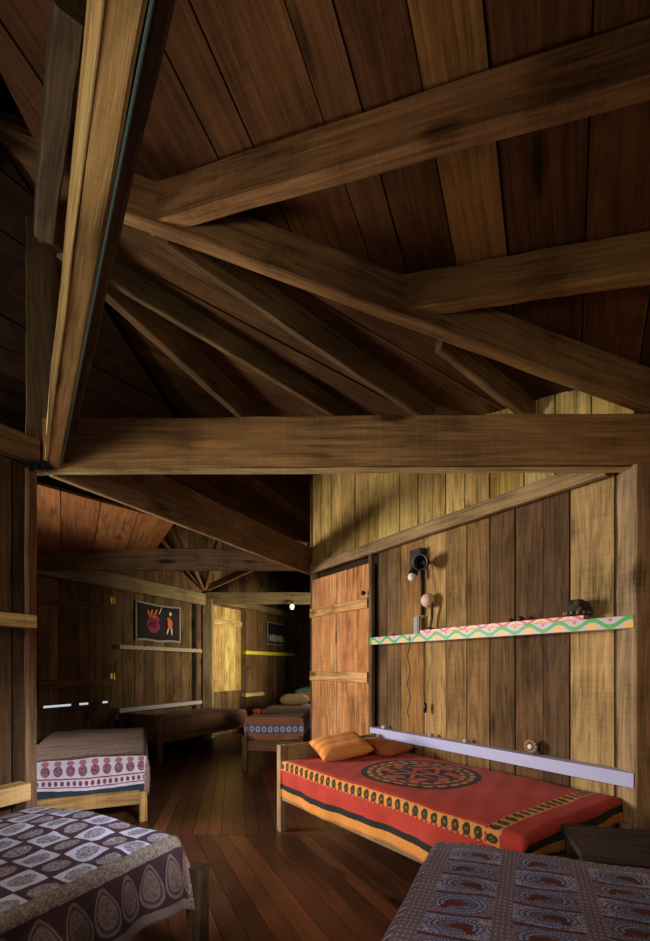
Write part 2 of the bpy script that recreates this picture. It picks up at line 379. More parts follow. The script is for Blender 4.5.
timber('wooden_post', 'black shaded post just left of the pale far corner post', (PB.x-0.15, PB.y-0.28, 0), (PB.x-0.15, PB.y-0.28, 2.50), 0.08, 0.15, (0.05, 0.035, 0.025), 'post', (0, 1, 0))

for k, c in enumerate((PC, G1, G2, Q3, Q2, Q1, P1, PB)):
    m_ = MB(); cc = c+(c-V((-0.9, 4.4, 0))).normalized()*0.05
    beam(m_, (cc.x, cc.y, 0), (cc.x, cc.y, 4.94), (0, 1, 0), 0.16, 0.16, (0.16, 0.10, 0.05)); struct(m_.build('trim_'+str(k+1), M_WOOD))
m_ = MB(); beam(m_, (PR.x+0.155, PR.y+0.03, 0), (PR.x+0.155, PR.y+0.03, 4.94), (0, 1, 0), 0.13, 0.11, (0.30, 0.20, 0.10)); struct(m_.build('trim_9', M_WOOD))
# ---------------------------------------------------------------- tie beams
zb, zt = 2.315, 2.607; zm = (zb+zt)/2; hb = zt-zb
T_E = timber('tie_beam', 'long level tie beam crossing the whole picture in front', (PL.x+0.03, 2.405, zm-0.012), (PR.x+0.06, 2.375, zm), hb-0.02, 0.055, (0.42, 0.235, 0.09))
nN = V((0.826, 0.564, 0)); dD = V((-0.564, 0.826, 0))
def dpt(n, t, z): p = nN*n+dD*t; p.z = z; return p
timber('tie_beam', 'yellow edged beam rising steeply overhead at upper left', dpt(0.138, 2.88, zb+0.125), dpt(0.138, -0.30, zb+0.125), 0.25, 0.062, (0.60, 0.37, 0.155))
D_E = bpy.data.objects['tie_beam.001']
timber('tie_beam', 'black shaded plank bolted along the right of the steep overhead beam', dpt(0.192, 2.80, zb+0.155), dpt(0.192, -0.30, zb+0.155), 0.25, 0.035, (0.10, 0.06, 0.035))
one_ = one(lambda m: tube(m, [dpt(0.172, t*0.16-0.2, zb-0.002) for t in range(20)], 0.0035, 6), 'teal_strip', plain('strip_teal', (0.07, 0.13, 0.13), 0.45))
tag(one_, 'thin teal strip running under the steep overhead beam', 'strip')  # thin teal line drawn along the joint of the two planks
Fp0 = PL+Fh*0.06; Fp1 = PF-Fh*0.05
T_D = D_E
T_F = timber('tie_beam', 'dark tie beam running diagonally back from the left joint to the door post', (Fp0.x, Fp0.y, zm), (Fp1.x, Fp1.y, zm), hb, 0.06, (0.15, 0.095, 0.05))
timber('tie_beam', 'dark level beam in the middle distance over the left beds', (P1.x, P1.y, zm+0.03), (PF.x-0.05, PF.y, zm+0.03), 0.25, 0.06, (0.16, 0.10, 0.05))
timber('wall_plate', 'beam along the top of the wall above the closed shutter and the hanging cloth', (P1.x+0.07, P1.y, 2.43), (PB.x, PB.y-0.10, 2.43), 0.20, 0.07, (0.30, 0.21, 0.11))
timber('tie_beam', 'pale level beam above the far opening', (PB.x+0.02, PB.y-0.06, 2.46), (PB.x+2.9, PB.y-0.06, 2.46), 0.21, 0.06, (0.30, 0.21, 0.11))
timber('wall_plate', 'narrow beam along the top of the far wall over the sunlit shutter', (PB.x+0.09, PB.y+0.05, 2.47), (PC.x+0.03, PC.y-0.1, 2.47), 0.13, 0.06, (0.30, 0.21, 0.11))
off = V((-0.826, -0.564, 0))
a = PF+off*0.05+Dh*-0.03; b = PR+off*0.05+Dh*0.12
timber('wall_plate', 'rail running along the right wall between dark boards and pale upper boards', (a.x, a.y, 2.365), (b.x, b.y, 2.365), 0.105, 0.055, (0.34, 0.23, 0.11))
a = PL-Fh*3.0+V((0.03, 0, 0)); b = PL-Fh*0.05+V((0.03, 0, 0))
timber('wall_plate', 'dark beam on top of the left plank wall', (a.x, a.y, 2.385), (b.x, b.y, 2.385), 0.13, 0.07, (0.13, 0.075, 0.032))

def edge(parent, p0, p1, col=(0.62, 0.46, 0.20), t=0.052, h=0.012):  # pale strips put the light caught by the beam edges into colour
    q = parent.location; o = one(lambda m: beam(m, V(p0)-q, V(p1)-q, (0, 0, 1), h, t, col, 0.003, 14, 0.002), 'painted_lit_edge', M_WOOD, parent); return o
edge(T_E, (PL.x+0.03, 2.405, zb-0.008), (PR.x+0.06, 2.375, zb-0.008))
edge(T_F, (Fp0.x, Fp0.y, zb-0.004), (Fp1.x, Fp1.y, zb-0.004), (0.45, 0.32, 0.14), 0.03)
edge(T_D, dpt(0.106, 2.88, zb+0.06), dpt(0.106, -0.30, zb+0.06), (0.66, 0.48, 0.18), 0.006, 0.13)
# ---------------------------------------------------------------- rafters over the camera's bay
def seg3(p, q, a, b): p = V(p); q = V(q); return p+(q-p)*a, p+(q-p)*b
pB0 = V((-1.14, 2.085, rz(R1, -1.14, 2.085)-0.11)); pB1 = V((1.74, 2.35, rz(R1, 1.74, 2.35)-0.13))
timber('hip_rafter', 'long sloping beam from the upper left joint down to the right post', pB0, pB1, 0.20, 0.07, (0.33, 0.185, 0.075))
A0 = onroof(R1, 150, 190); A1 = onroof(R1, 650, 28); A0, A1 = seg3(A0, A1, 0.0, 1.30)
A0 = A0-V((0, 0, 0.10)); A1 = A1-V((0, 0, 0.10))
timber('jack_rafter', 'upper sloping rafter leaving the hip beam near its top end', A0, A1, 0.19, 0.07, (0.36, 0.185, 0.07))
C0 = onroof(R1, 388, 281); C1 = onroof(R1, 650, 235); C0, C1 = seg3(C0, C1, 0.0, 1.25)
timber('jack_rafter', 'short rafter leaving the middle of the hip beam towards the right edge', C0-V((0, 0, 0.095)), C1-V((0, 0, 0.095)), 0.18, 0.07, (0.33, 0.175, 0.07))
# rafters behind the hip beam, below roof R2 (x1,y1)-(x2,y2) = lower edges
def raf(label, p, q, depth, ext0, ext1, col, name='rafter', R=R2, t=0.05):
    a = onroof(R, *p, depth); b = onroof(R, *q, depth); a, b = seg3(a, b, ext0, ext1)
    return timber(name, label, a+V((0, 0, depth/2)), b+V((0, 0, depth/2)), depth, t, col)
raf('rafter close behind the hip beam with a lit lower edge', (170, 249), (415, 415), 0.17, 0.0, 1.10, (0.19, 0.115, 0.05))
raf('short rafter between the hip beam and the pale upper boards', (440, 352), (520, 415), 0.15, 0.0, 1.25, (0.24, 0.15, 0.075))
raf('dim middle rafter behind the hip beam', (174, 321), (331, 415), 0.15, -0.3, 1.20, (0.12, 0.075, 0.035))
raf('broad dark rafter running from the upper left joint down behind the tie beam', (98, 290), (237, 415), 0.22, -0.25, 1.25, (0.14, 0.085, 0.04), t=0.07)
q0 = ray(70, -10, 1.45); q1 = ray(44, 225, 2.28)
timber('rafter', 'dark plank end high at the left beside the steep beam', q0, q1, 0.16, 0.09, (0.10, 0.065, 0.035))
timber('rafter', 'faint dark rafter at the far upper left', (-3.4, 1.6, 3.05), (-1.66, 2.2, 3.62), 0.15, 0.06, (0.07, 0.045, 0.025))
# small roof trusses fanning out round the far corner post and the door post
hubs = [(PB, -0.38, -1.25, 3.25, 'pale short rafter fanning up to the left of the far corner post'), (PB, -0.05, -1.5, 3.3, 'rafter rising towards the viewer from the far corner post'),
        (PB, 0.55, -1.3, 3.2, 'short rafter fanning up towards the right of the far corner post'), (PB, 1.5, -0.75, 3.1, 'low rafter fanning right from the far corner post'),
        (PF, -0.95, 1.3, 3.15, 'rafter rising leftwards from the door post head')]
for (c, dx, dy, z1, lab) in hubs:
    timber('rafter', lab, (c.x+dx*0.04, c.y+dy*0.04-0.04, 2.64), (c.x+dx, c.y+dy, z1), 0.11, 0.05, (0.30, 0.18, 0.09) if c is PB else (0.17, 0.11, 0.06))
def bolt(mb):
    c = V((PL.x+0.06, 2.30, 2.31)); box(mb, (c.x-0.06, c.y-0.04, c.z-0.02), (c.x+0.05, c.y+0.04, c.z-0.005)); 
    for k in range(3): lathe(mb, [(0, -0.035), (0.012, -0.035), (0.012, -0.02), (0.018, -0.02), (0.018, 0), (0, 0)], c+V((-0.045+0.04*k, -0.01*k, -0.005)), 6)
tag(one(bolt, 'steel_bracket', plain('dark_steel', (0.06, 0.055, 0.05), 0.35, 0.9)), 'dark steel bracket with bolts where the beams meet at the left post', 'bracket')

# ---------------------------------------------------------------- door and shutters (plank panels with rails)
def panel(name, A, B, a, b, z0, z1, cols, rails, rail_col, out=0.03, nb=6, lift=0.0, edge_col=None):
    A = V(A); B = V(B); U = (B-A).normalized(); N = U.cross(Z)
    root = struct(empty(name, A+U*a+N*out+Z*z0, math.atan2(U.y, U.x)))
    ww = b-a; s = [ww*i/nb+(random.uniform(-.02, .02)*ww if 0 < i < nb else 0) for i in range(nb+1)]
    mb = MB(); boards(mb, (0, 0, 0), (1, 0, 0), (0, 0, 1), [[(0, 0), (ww, -0.0), (ww, z1-z0), (0, z1-z0)]], s, lambda i: tone(random.choice(cols), 0.1), 0.028, 0.005, 0.002)
    mb.build('door_boards' if name.startswith('door') else 'shutter_boards', M_WOOD, root)
    for r in rails:
        one(lambda m: box(m, (0.0, -0.03, r-0.05), (ww, -0.002, r+0.05), rail_col, 0.006), 'rail', M_WOOD, root)
    return root
tD = t_at(PF, PR, 373)
dr = panel('door_1', PF, PR, 0.07, tD, 0.02, 2.235, [PNK, (0.60, 0.26, 0.10), (0.70, 0.36, 0.15), (0.56, 0.26, 0.11)], [1.84, 1.13, 0.3], (0.62, 0.34, 0.14), 0.045, 6)
one(lambda m: ball(m, (tD-0.10, -0.05, 1.93), 0.022), 'door_knob', plain('black_iron', (0.03, 0.025, 0.02), 0.4, 0.6), dr, True)
timber('door_jamb', 'dark upright trim between the orange door and the right wall boards', PF+RW.normalized()*(tD+0.035)+off*0.045, PF+RW.normalized()*(tD+0.035)+off*0.045+Z*2.31, 0.05, 0.045, (0.16, 0.11, 0.07), 'trim', (0.826, 0.564, 0))
M_BLK0 = plain('dark_pin', (0.05, 0.04, 0.03), 0.4, 0.6)
w1 = panel('window_1', P1, PB, tA-0.1, tB, 0.79, 2.31, [(0.13, 0.078, 0.035), (0.16, 0.097, 0.045), (0.11, 0.065, 0.03)], [1.25, 0.25], (0.15, 0.09, 0.042), 0.05, 8)
for zz in (0.28, 1.33):
    hg = one(lambda m: (box(m, (tB-tA+0.06, -0.012, zz), (tB-tA+0.13, -0.006, zz+0.09)), None), 'hinge', plain('brass', (0.60, 0.38, 0.08), 0.45, 0.6), w1)
    one(lambda m: lathe(m, [(0, 0), (0.007, 0), (0.007, 0.09), (0, 0.09)], (tB-tA+0.10, -0.015, zz), 8), 'hinge_pin', M_BLK0, hg)
tE0, tE1 = t_at(PB, PC, 210), t_at(PB, PC, 239)
w2 = panel('window_2', PB, PC, tE0, tE1, 0.80, 2.36, [(0.62, 0.42, 0.15), (0.70, 0.50, 0.20), (0.52, 0.33, 0.12)], [1.28], (0.60, 0.42, 0.17), 0.045, 5)

# ---------------------------------------------------------------- shelves
def shelf(label, A, B, a, b, z, th, depth, mat, tint=(1, 1, 1), out=0.0, extra=None):
    A = V(A); B = V(B); U = (B-A).normalized(); N = U.cross(Z)
    o = one(lambda m: beam(m, (0, -depth/2-0.004, th/2), (b-a, -depth/2-0.004, th/2), (0, 0, 1), th, depth, tint, 0.002, 1, 0), 'wall_shelf', mat)
    o.location = A+U*a+N*out+Z*z; o.rotation_euler = (0, 0, math.atan2(U.y, U.x))
    return tag(o, label, 'shelf', 'plank shelves on the walls')
def shelfpaint(name, fn, rough=0.45):
    m, nt, b = base_mat(name)
    tc = nt.nodes.new('ShaderNodeTexCoord'); s = nt.nodes.new('ShaderNodeSeparateXYZ'); nt.links.new(tc.outputs['Object'], s.inputs[0])
    wob = (noise(nt, tc.outputs['Object'], 9, 2)-0.5)
    nt.links.new(fn(nt, Ex(nt, s.outputs[0])+wob*0.02, Ex(nt, s.outputs[2])+wob*0.004), b.inputs['Base Color']); b.inputs['Roughness'].default_value = rough
    return m
def wave(nt, X, Zc):
    per = 0.19
    y = (X*(2*PI/per)).sin()*0.021+0.036
    g = (Zc-y).abs().lt(0.0125)
    u = (X/per+0.25).frac()-0.5                       # crests of the wave
    yel = ((u*per/0.030).sq()+((Zc-0.018)/0.017).sq()).lt(1.0)
    u2 = (X/per+0.75).frac()-0.5
    pk = ((u2*per/0.011).sq()+((Zc-0.052)/0.009).sq()).lt(1.0)
    c = mixc(nt, g, (0.58, 0.50, 0.55), (0.04, 0.42, 0.05)); c = mixc(nt, yel, c, (0.9, 0.5, 0.05)); c = mixc(nt, pk, c, (0.75, 0.08, 0.22))
    return mixc(nt, X.lt(0.03), c, (0.05, 0.42, 0.10))
M_WAVE = shelfpaint('green_wave_paint', wave)
def pinkp(nt, X, Zc):
    u = (X/0.17).frac()-0.5; tri = (u.abs()*0.09+0.0-(Zc-0.0)*1.0).abs().lt(0.009)
    u2 = (X/0.17+0.5).frac()-0.5; o2 = (u2.abs()*2.2+((Zc-0.004)/0.03)).lt(0.45)
    c = mixc(nt, o2, (0.80, 0.55, 0.50), (0.85, 0.38, 0.05)); return mixc(nt, tri, c, (0.75, 0.06, 0.10))
M_PINK = shelfpaint('pink_orange_paint', pinkp)
M_LAV = plain('lavender_paint', (0.48, 0.50, 0.80), 0.5, var=0.06)
tS = t_at(PF, PR, 377)+0.05
pr = [tS-0.03, RL-0.0]
shelf('white board shelf painted with a green wave and yellow suns on the right wall', PF, PR, pr[0], pr[1]+0.03, 1.455, 0.066, 0.085, M_WAVE, out=0.015)
tP0, tP1 = t_at(PF, PR, 423), t_at(PF, PR, 572)
sb = shelf('narrow board painted pink and orange lying on the green wave shelf', PF, PR, tP0+0.05, tP1+0.11, 1.522, 0.026, 0.07, M_PINK, out=0.015); sb.name = 'painted_board'; sb['category'] = 'board'
shelf('long lavender shelf low on the right wall above the red bed', PF, PR, pr[0], pr[1]+0.03, 0.615, 0.078, 0.085, M_LAV, out=0.015)
t0, t1 = t_at(P1, PB, 113), t_at(P1, PB, 196)
def zig(nt, X, Zc):
    u = (X/0.11).frac()-0.5; z1 = (u.abs()*0.09+0.01-Zc).abs().lt(0.008); return mixc(nt, z1, (0.42, 0.36, 0.24), (0.25, 0.12, 0.06))
shelf('pale zigzag painted shelf under the embroidered hanging', P1, PB, t0, t1, 1.50, 0.055, 0.12, shelfpaint('zigzag_paint', zig), out=0.01)
shelf('lavender shelf low on the far left wall', P1, PB, t0, t1, 0.62, 0.06, 0.12, plain('grey_lavender_paint', (0.42, 0.38, 0.45), 0.5), out=0.01)
t2, t3 = t_at(PB, PC, 240.5), t_at(PB, PC, 290)
shelf('bright yellow shelf on the far wall below the small dark hanging', PB, PC, t2, t3, 1.50, 0.07, 0.12, plain('yellow_paint', (0.85, 0.75, 0.06), 0.5), out=0.01)
shelf('short yellow shelf low beside the sunlit shutter', PB, PC, t2, t_at(PB, PC, 259), 0.66, 0.07, 0.12, plain('pale_yellow_paint', (0.75, 0.70, 0.25), 0.5), out=0.01)
LWL = (PL-Q2).length
shelf('tan shelf plank high on the left wall', Q2, PL, 1.2, LWL-0.08, 1.45, 0.065, 0.10, M_WOOD, (0.42, 0.26, 0.10), out=0.005)
shelf('tan shelf plank low on the left wall over the near bed', Q2, PL, 1.2, LWL-0.11, 0.575, 0.085, 0.10, M_WOOD, (0.42, 0.26, 0.10), out=0.005)

# ---------------------------------------------------------------- beds
def bed_frame(name, label, O, U, L, W, zt=0.53, post=0.65, foot_post=0.42, legs_out=0.0, wood=(0.36, 0.24, 0.12), legs_w=0.06, head_at=0, rail_z=(0.24, 0.36), board=True, footboard=None, pale=None):
    U = V((U[0], U[1], 0)).normalized()
    root = empty(name, (O[0], O[1], 0), math.atan2(U.y, U.x), label, 'bed', 'single beds round the hut')
    t = legs_w; ends = [(0, post if head_at == 0 else foot_post), (1, foot_post if head_at == 0 else post)]
    for (k, hz) in ends:
        x0 = -t if k == 0 else L
        for y0 in (-legs_out, W-t):
            lg = one(lambda m: box(m, (x0, y0, 0), (x0+t, y0+t, hz), pale or wood, 0.005), 'leg', M_WOOD, root)
        if hz > 0.5 and board:
            one(lambda m: (box(m, (x0+0.012, t, hz-0.16), (x0+t-0.012, W-t, hz-0.005), wood, 0.004), ), 'headboard', M_WOOD, root)
        one(lambda m: box(m, (x0+0.01, t, rail_z[0]), (x0+t-0.01, W-t, rail_z[1]), wood, 0.004), 'end_rail', M_WOOD, root)
    for y0 in (0.012, W-0.042):
        one(lambda m: box(m, (0, y0, rail_z[0]), (L, y0+0.03, rail_z[1]), wood, 0.004), 'side_rail', M_WOOD, root)
    one(lambda m: [box(m, (0.08+i*(L-0.2)/8, 0.05, rail_z[1]-0.03), (0.16+i*(L-0.2)/8, W-0.05, rail_z[1]-0.008), wood, 0.002) for i in range(9)], 'slats', M_WOOD, root)
    def matt(m):
        beam(m, (0.02, W/2, (rail_z[1]+zt-0.02)/2), (L-0.02, W/2, (rail_z[1]+zt-0.02)/2), (0, 0, 1), zt-0.02-rail_z[1], W-0.03, (0.5, 0.48, 0.42), 0.03, 1, 0)
    one(matt, 'mattress', M_MATT, root)
    return root
M_MATT = plain('mattress_ticking', (0.30, 0.28, 0.26), 0.9, var=0.1)
def spread(name, label, mat, O, U, L, W, zt, over, step=0.02, crump=0.004, flare=0.10, ripple=0.010, shear=0.0, hemv=0.012, extra=None, seed=1):
    """over = (x0, x1, y0, y1) overhangs; cloth draped over a mattress 0..L, 0..W"""
    rnd = random.Random(seed); U = V((U[0], U[1], 0)).normalized()
    ph = [rnd.uniform(0, 6.28) for _ in range(12)]
    nx = int((L+over[0]+over[1])/step)+1; ny = int((W+over[2]+over[3])/step)+1
    vs = []; cl = []; fs = []; r = 0.03
    def fold(o, k):           # overhang -> (outward, drop) round a mattress edge of radius r
        if o <= 0: return 0.0, 0.0
        if o < r*PI/2: a = o/r; return r*math.sin(a), r*(1-math.cos(a))
        h = o-r*PI/2; return r+flare*h, r+h*0.992
    for i in range(nx+1):
        s = -over[0]+(L+over[0]+over[1])*i/nx
        for j in range(ny+1):
            t = -over[2]+(W+over[2]+over[3])*j/ny
            ds = max(-(s-r), s-(L-r), 0); dt = max(-(t-r), t-(W-r), 0)
            sx = -1 if s < L/2 else 1; sy = -1 if t < W/2 else 1
            x = min(max(s, r), L-r); y = min(max(t, r), W-r)
            if ds > 0 and dt > 0:
                h = (ds**3+dt**3)**(1/3); ow, dp = fold(h, 0); a = math.atan2(dt, ds)
                bulge = 1+0.55*math.sin(2*a)*min(1, h/0.12)
                x += sx*ow*math.cos(a)*bulge; y += sy*ow*math.sin(a)*bulge; z = zt-dp
            else:
                o1, d1 = fold(ds, 0); o2, d2 = fold(dt, 0); x += sx*o1; y += sy*o2; z = zt-d1-d2
                h = max(ds, dt)
            hang = max(0, h-r*1.6)
            if hang > 0:
                q = ripple*min(1, hang/0.12)
                if dt > ds: y += sy*q*(math.sin(s*13+ph[0])+0.6*math.sin(s*29+ph[1])); z += hemv*min(1, hang/.2)*math.sin(s*5+ph[2])
                else: x += sx*q*(math.sin(t*14+ph[3])+0.6*math.sin(t*31+ph[4])); z += hemv*min(1, hang/.2)*math.sin(t*6+ph[5])
            else:
                z += crump*(math.sin(s*7+t*5+ph[6])+math.sin(s*17-t*11+ph[7])*0.6+math.sin(s*3-t*23+ph[8])*0.4+0.3*math.sin(s*41+t*19+ph[9]))
                z += 0.012*(1-((s-L/2)/(L/2))**4)*(1-((t-W/2)/(W/2))**4)
            if extra: x, y, z = extra(s, t, x, y, z)
            x += shear*y
            vs.append((x, y, z)); cl.append((s, t, 0))
    for i in range(nx):
        for j in range(ny):
            a = i*(ny+1)+j; fs.append((a, a+ny+1, a+ny+2, a+1))
    me = bpy.data.meshes.new(name); me.from_pydata(vs, [], fs)
    at = me.attributes.new('cl', 'FLOAT_VECTOR', 'POINT'); at.data.foreach_set('vector', [c for g in cl for c in g])
    me.polygons.foreach_set('use_smooth', [True]*len(me.polygons)); me.materials.append(mat)
    o = bpy.data.objects.new(name, me); COL.objects.link(o)
    sd = o.modifiers.new('thickness', 'SOLIDIFY'); sd.thickness = 0.004; sd.offset = -1
    o.location = (O[0], O[1], 0.0); o.rotation_euler = (0, 0, math.atan2(U.y, U.x))
    return tag(o, label, 'bedspread', 'printed bedspreads')

# --- red bed
def ovals(nt, a, b, per, bc, ra, rb):
    u = ((a/per).frac()-0.5)*per; d = ((u/ra).sq()+((b-bc)/rb).sq()).sqrt(); return d
def red_fn(nt, X, Y, a):
    RED = (0.46, 0.045, 0.036); ORA = (0.74, 0.30, 0.075); BLK = (0.028, 0.026, 0.026); GRN = (0.045, 0.05, 0.028)
    n = noise(nt, a, 60, 3)
    c = mixc(nt, n, RED, (0.54, 0.07, 0.045))
    # front hem
    c = mixc(nt, Y.lt(-0.165), c, BLK); c = mixc(nt, Y.lt(-0.205), c, ORA)
    c = mixc(nt, X.gt(1.955), c, BLK); c = mixc(nt, X.gt(2.00), c, ORA)
    xf, xh = 1.735, 0.055
    # band along the front fold, then across the foot and the head
    for (al, ac, lo, hi, msk) in ((X, Y, -0.062, 0.012, X.between(xh, xf+0.08)), (Y, X, xf, xf+0.075, Y.gt(-0.06)), (Y, X, xh-0.07, xh, Y.gt(-0.06))):
        mid = (lo+hi)/2
        band = ac.between(lo, hi)*msk
        d = ovals(nt, al, ac, 0.062, mid, 0.021, 0.030)
        c2 = mixc(nt, d.lt(1.0), ORA, GRN); c2 = mixc(nt, d.lt(0.4)*n.gt(0.5), c2, (0.35, 0.12, 0.04))
        teeth = ovals(nt, al, ac, 0.031, lo, 0.010, 0.014); c2 = mixc(nt, teeth.lt(1.0), c2, RED)
        c = mixc(nt, band, c, c2)
    # medallion
    dx = X-0.93; dy = Y-0.50; r = (dx.sq()+dy.sq()).sqrt(); th = atan2(dy, dx)
    c = mixc(nt, r.lt(0.385), c, BLK)
    pet = (th*24.0).sin().gt(-0.35)
    ring = mixc(nt, pet, (0.20, 0.05, 0.03), (0.62, 0.24, 0.09))
    ring = mixc(nt, ((r-0.30).abs()).lt(0.016)*pet, ring, GRN)
    c = mixc(nt, r.lt(0.345), c, ring); c = mixc(nt, r.lt(0.255), c, BLK)
    star = (r+(th*8.0).sin()*0.03).lt(0.232)
    c = mixc(nt, star, c, (0.50, 0.09, 0.05))
    c = mixc(nt, (r+(th*8.0+1.5).sin()*0.035).lt(0.185), c, BLK)
    c = mixc(nt, (dx.abs()-(dy*26.0).sin()*0.03-0.045).abs().lt(0.017)*r.lt(0.19), c, (0.55, 0.10, 0.06))
    c = mixc(nt, (dy.abs()-0.05).abs().lt(0.010)*r.lt(0.17), c, (0.55, 0.10, 0.06))
    return c
M_RED = cloth_mat('red_medallion_print', red_fn)
RU = (0.60, -0.80); RO = (-0.335, 3.36)
bed_frame('single_bed', 'pale wooden bed along the right wall under the red medallion cloth', RO, RU, 1.93, 1.0, 0.53, 0.655, 0.42, 0.0, (0.42, 0.29, 0.15), 0.06)
def red_extra(s, t, x, y, z):
    if s > 1.9 and t < 0.5: x -= 0.02*(s-1.9)/0.2
    if s > 1.93: z += 0.10*(s-1.93)*math.sin(t*9)
    return x, y, z
spread('bedspread', 'red cotton bedspread with black medallion and orange hem on the right hand bed', M_RED, RO, RU, 1.93, 0.99, 0.545, (0.01, 0.13, 0.27, 0.02), 0.02, 0.003, 0.03, 0.007, extra=red_extra, seed=3)

# --- near left bed: chequered cloth
def left_fn(nt, X, Y, a):
    LAV = (0.46, 0.45, 0.60); MAR = (0.055, 0.022, 0.034); BRW = (0.20, 0.145, 0.115)
    c0 = 0.118; fx = (X/c0); fy = (Y/c0); par = (fx.floor()+fy.floor()).mod2().gt(0.5)
    u = fx.frac()-0.5; v = fy.frac()-0.5; n = noise(nt, a, 95, 2, 1.0)
    bl = ((u/0.40).sq()+(v/0.33).sq()+(n-0.5)*0.5)
    light = mixc(nt, bl.lt(0.85), LAV, mixc(nt, n.gt(0.5), (0.15, 0.13, 0.17), (0.30, 0.27, 0.34)))
    dark = mixc(nt, bl.lt(1.0), MAR, mixc(nt, n.gt(0.52), (0.16, 0.12, 0.13), (0.30, 0.26, 0.30)))
    c = mixc(nt, par, light, dark)
    c = mixc(nt, (u.abs()).gt(0.465).m('ADD', v.abs().gt(0.465)), c, MAR)
    c = mixc(nt, Y.lt(0.035), c, mixc(nt, n.gt(0.5), (0.12, 0.085, 0.07), (0.20, 0.16, 0.13)))
    far = X.gt(1.86)
    side = Y.lt(-0.025)
    ub = ((X/0.105).frac()-0.5)*0.105+(Y+0.125)*0.12; vb = Y+0.125; big = ((ub/(0.046-vb*0.22)).sq()+(vb/0.088).sq()).sqrt()
    cs = mixc(nt, big.lt(1.0), (0.040, 0.016, 0.020), (0.13, 0.09, 0.078)); cs = mixc(nt, (big-0.78).abs().lt(0.07), cs, (0.06, 0.03, 0.03))
    cs = mixc(nt, big.lt(0.6)*n.gt(0.5), cs, (0.10, 0.05, 0.045))
    cs = mixc(nt, Y.lt(-0.225), cs, (0.15, 0.10, 0.085))
    c = mixc(nt, side, c, cs)
    return mixc(nt, X.gt(1.93), c, mixc(nt, n.gt(0.5), (0.10, 0.05, 0.05), (0.22, 0.16, 0.14)))
M_LEFT = cloth_mat('maroon_check_print', left_fn, weave=0.3)
LU = (0.44, 0.90); LN = math.hypot(*LU); C1 = V((-0.606, 1.88)); LO = C1-V(LU)/LN*1.9
bed_frame('single_bed', 'dark wooden bed against the left wall at the lower left corner', (LO.x, LO.y), LU, 1.9, 0.97, 0.52, 0.405, 0.44, 0.09, (0.055, 0.03, 0.016), 0.07, 1, (0.26, 0.38))
def left_extra(s, t, x, y, z):
    k = math.exp(-((s-1.66)/0.20)**2)*max(0, min(1, (t+0.02)/0.1))
    z += 0.007*k*(abs(math.sin(s*17+t*9+0.6*math.sin(t*8)))*2.2+0.7*math.sin(s*9-t*30+1))*max(0, 1-t*0.8)
    z += 0.028*math.exp(-((s-1.85)/0.25)**2-((t-0.55)/0.28)**2)
    return x, y, z
spread('bedspread', 'maroon and lavender chequered bedspread rumpled on the near left bed', M_LEFT, LO, LU, 1.9, 0.97, 0.535, (0.0, 0.22, 0.27, 0.0), 0.0125, 0.0018, 0.14, 0.016, extra=left_extra, seed=8)

# --- near right bed: block printed panels
def right_fn(nt, X, Y, a):
    n = noise(nt, a, 85, 2, 0.6)
    pc = 0.235; pr_ = 0.125; X1 = X-0.07; Y1 = Y-0.085
    cy = Y1/pc; cx = X1/pr_; u = (cy.frac()-0.39)*pc; v = (cx.frac()-0.5)*pr_; par = (cx.floor()+cy.floor()).mod2().gt(0.5)
    band = (cy.frac()).gt(0.78)
    c = mixc(nt, par, (0.50, 0.48, 0.66), (0.33, 0.27, 0.40))
    sg = par*2.0-1.0; ux = u*sg
    d = ((ux/0.078).sq()+(v/0.050).sq()).sqrt(); th = atan2(v, ux)
    c = mixc(nt, (n-0.5).abs().lt(0.04)*d.gt(1.0), c, (0.22, 0.07, 0.10))
    ring = d.between(0.52, 1.0); dash = (th*34.0).sin().gt(-0.2); dash2 = (d*30.0).sin().gt(0.0)
    c = mixc(nt, ring, c, mixc(nt, dash*dash2, (0.10, 0.115, 0.27), (0.52, 0.56, 0.78)))
    c = mixc(nt, d.lt(0.52), c, mixc(nt, n.gt(0.5), (0.15, 0.12, 0.16), (0.27, 0.22, 0.27)))
    body = (((ux+0.018)/0.034).sq()+((v+0.002)/0.018).sq()+(n-0.5)*1.2).lt(0.9); head = (((ux+0.045)/0.014).sq()+((v-0.02)/0.012).sq()).lt(1.0)
    c = mixc(nt, body, c, (0.16, 0.040, 0.035)); c = mixc(nt, head, c, (0.16, 0.040, 0.035))
    edge = v.abs().gt(pr_*0.5-0.007); c = mixc(nt, edge, c, (0.10, 0.075, 0.09))
    st = (Y1*420.0).sin().gt(0.0); st2 = (X1*300.0).sin().gt(0.1)
    cb = mixc(nt, st*st2, (0.22, 0.165, 0.20), (0.40, 0.35, 0.43)); c = mixc(nt, band, c, cb)
    lim = X.lt(0.075).m('ADD', Y.lt(0.09)); c = mixc(nt, lim, c, cb)
    out = X.lt(0.035).m('ADD', Y.lt(0.03)); sc = ((X+Y)*160.0).sin().gt(0.2)
    return mixc(nt, out, c, mixc(nt, sc*n.gt(0.42), (0.17, 0.09, 0.11), (0.38, 0.38, 0.50)))
M_RIGHT = cloth_mat('peacock_block_print', right_fn)
NU = (-0.42, -0.907); NO = (0.456, 1.86)
bed_frame('single_bed', 'bed at the lower right corner hidden by its blue and purple spread', (NO[0]+0.015, NO[1]-0.02), NU, 1.85, 0.81, 0.52, 0.42, 0.42, 0.0, (0.15, 0.09, 0.05), 0.06)
spread('bedspread', 'blue and purple block printed bedspread at the lower right corner', M_RIGHT, NO, NU, 1.87, 0.86, 0.53, (0.20, 0.1, 0.25, 0.0), 0.0125, 0.004, 0.06, 0.012, shear=-0.085, seed=5)

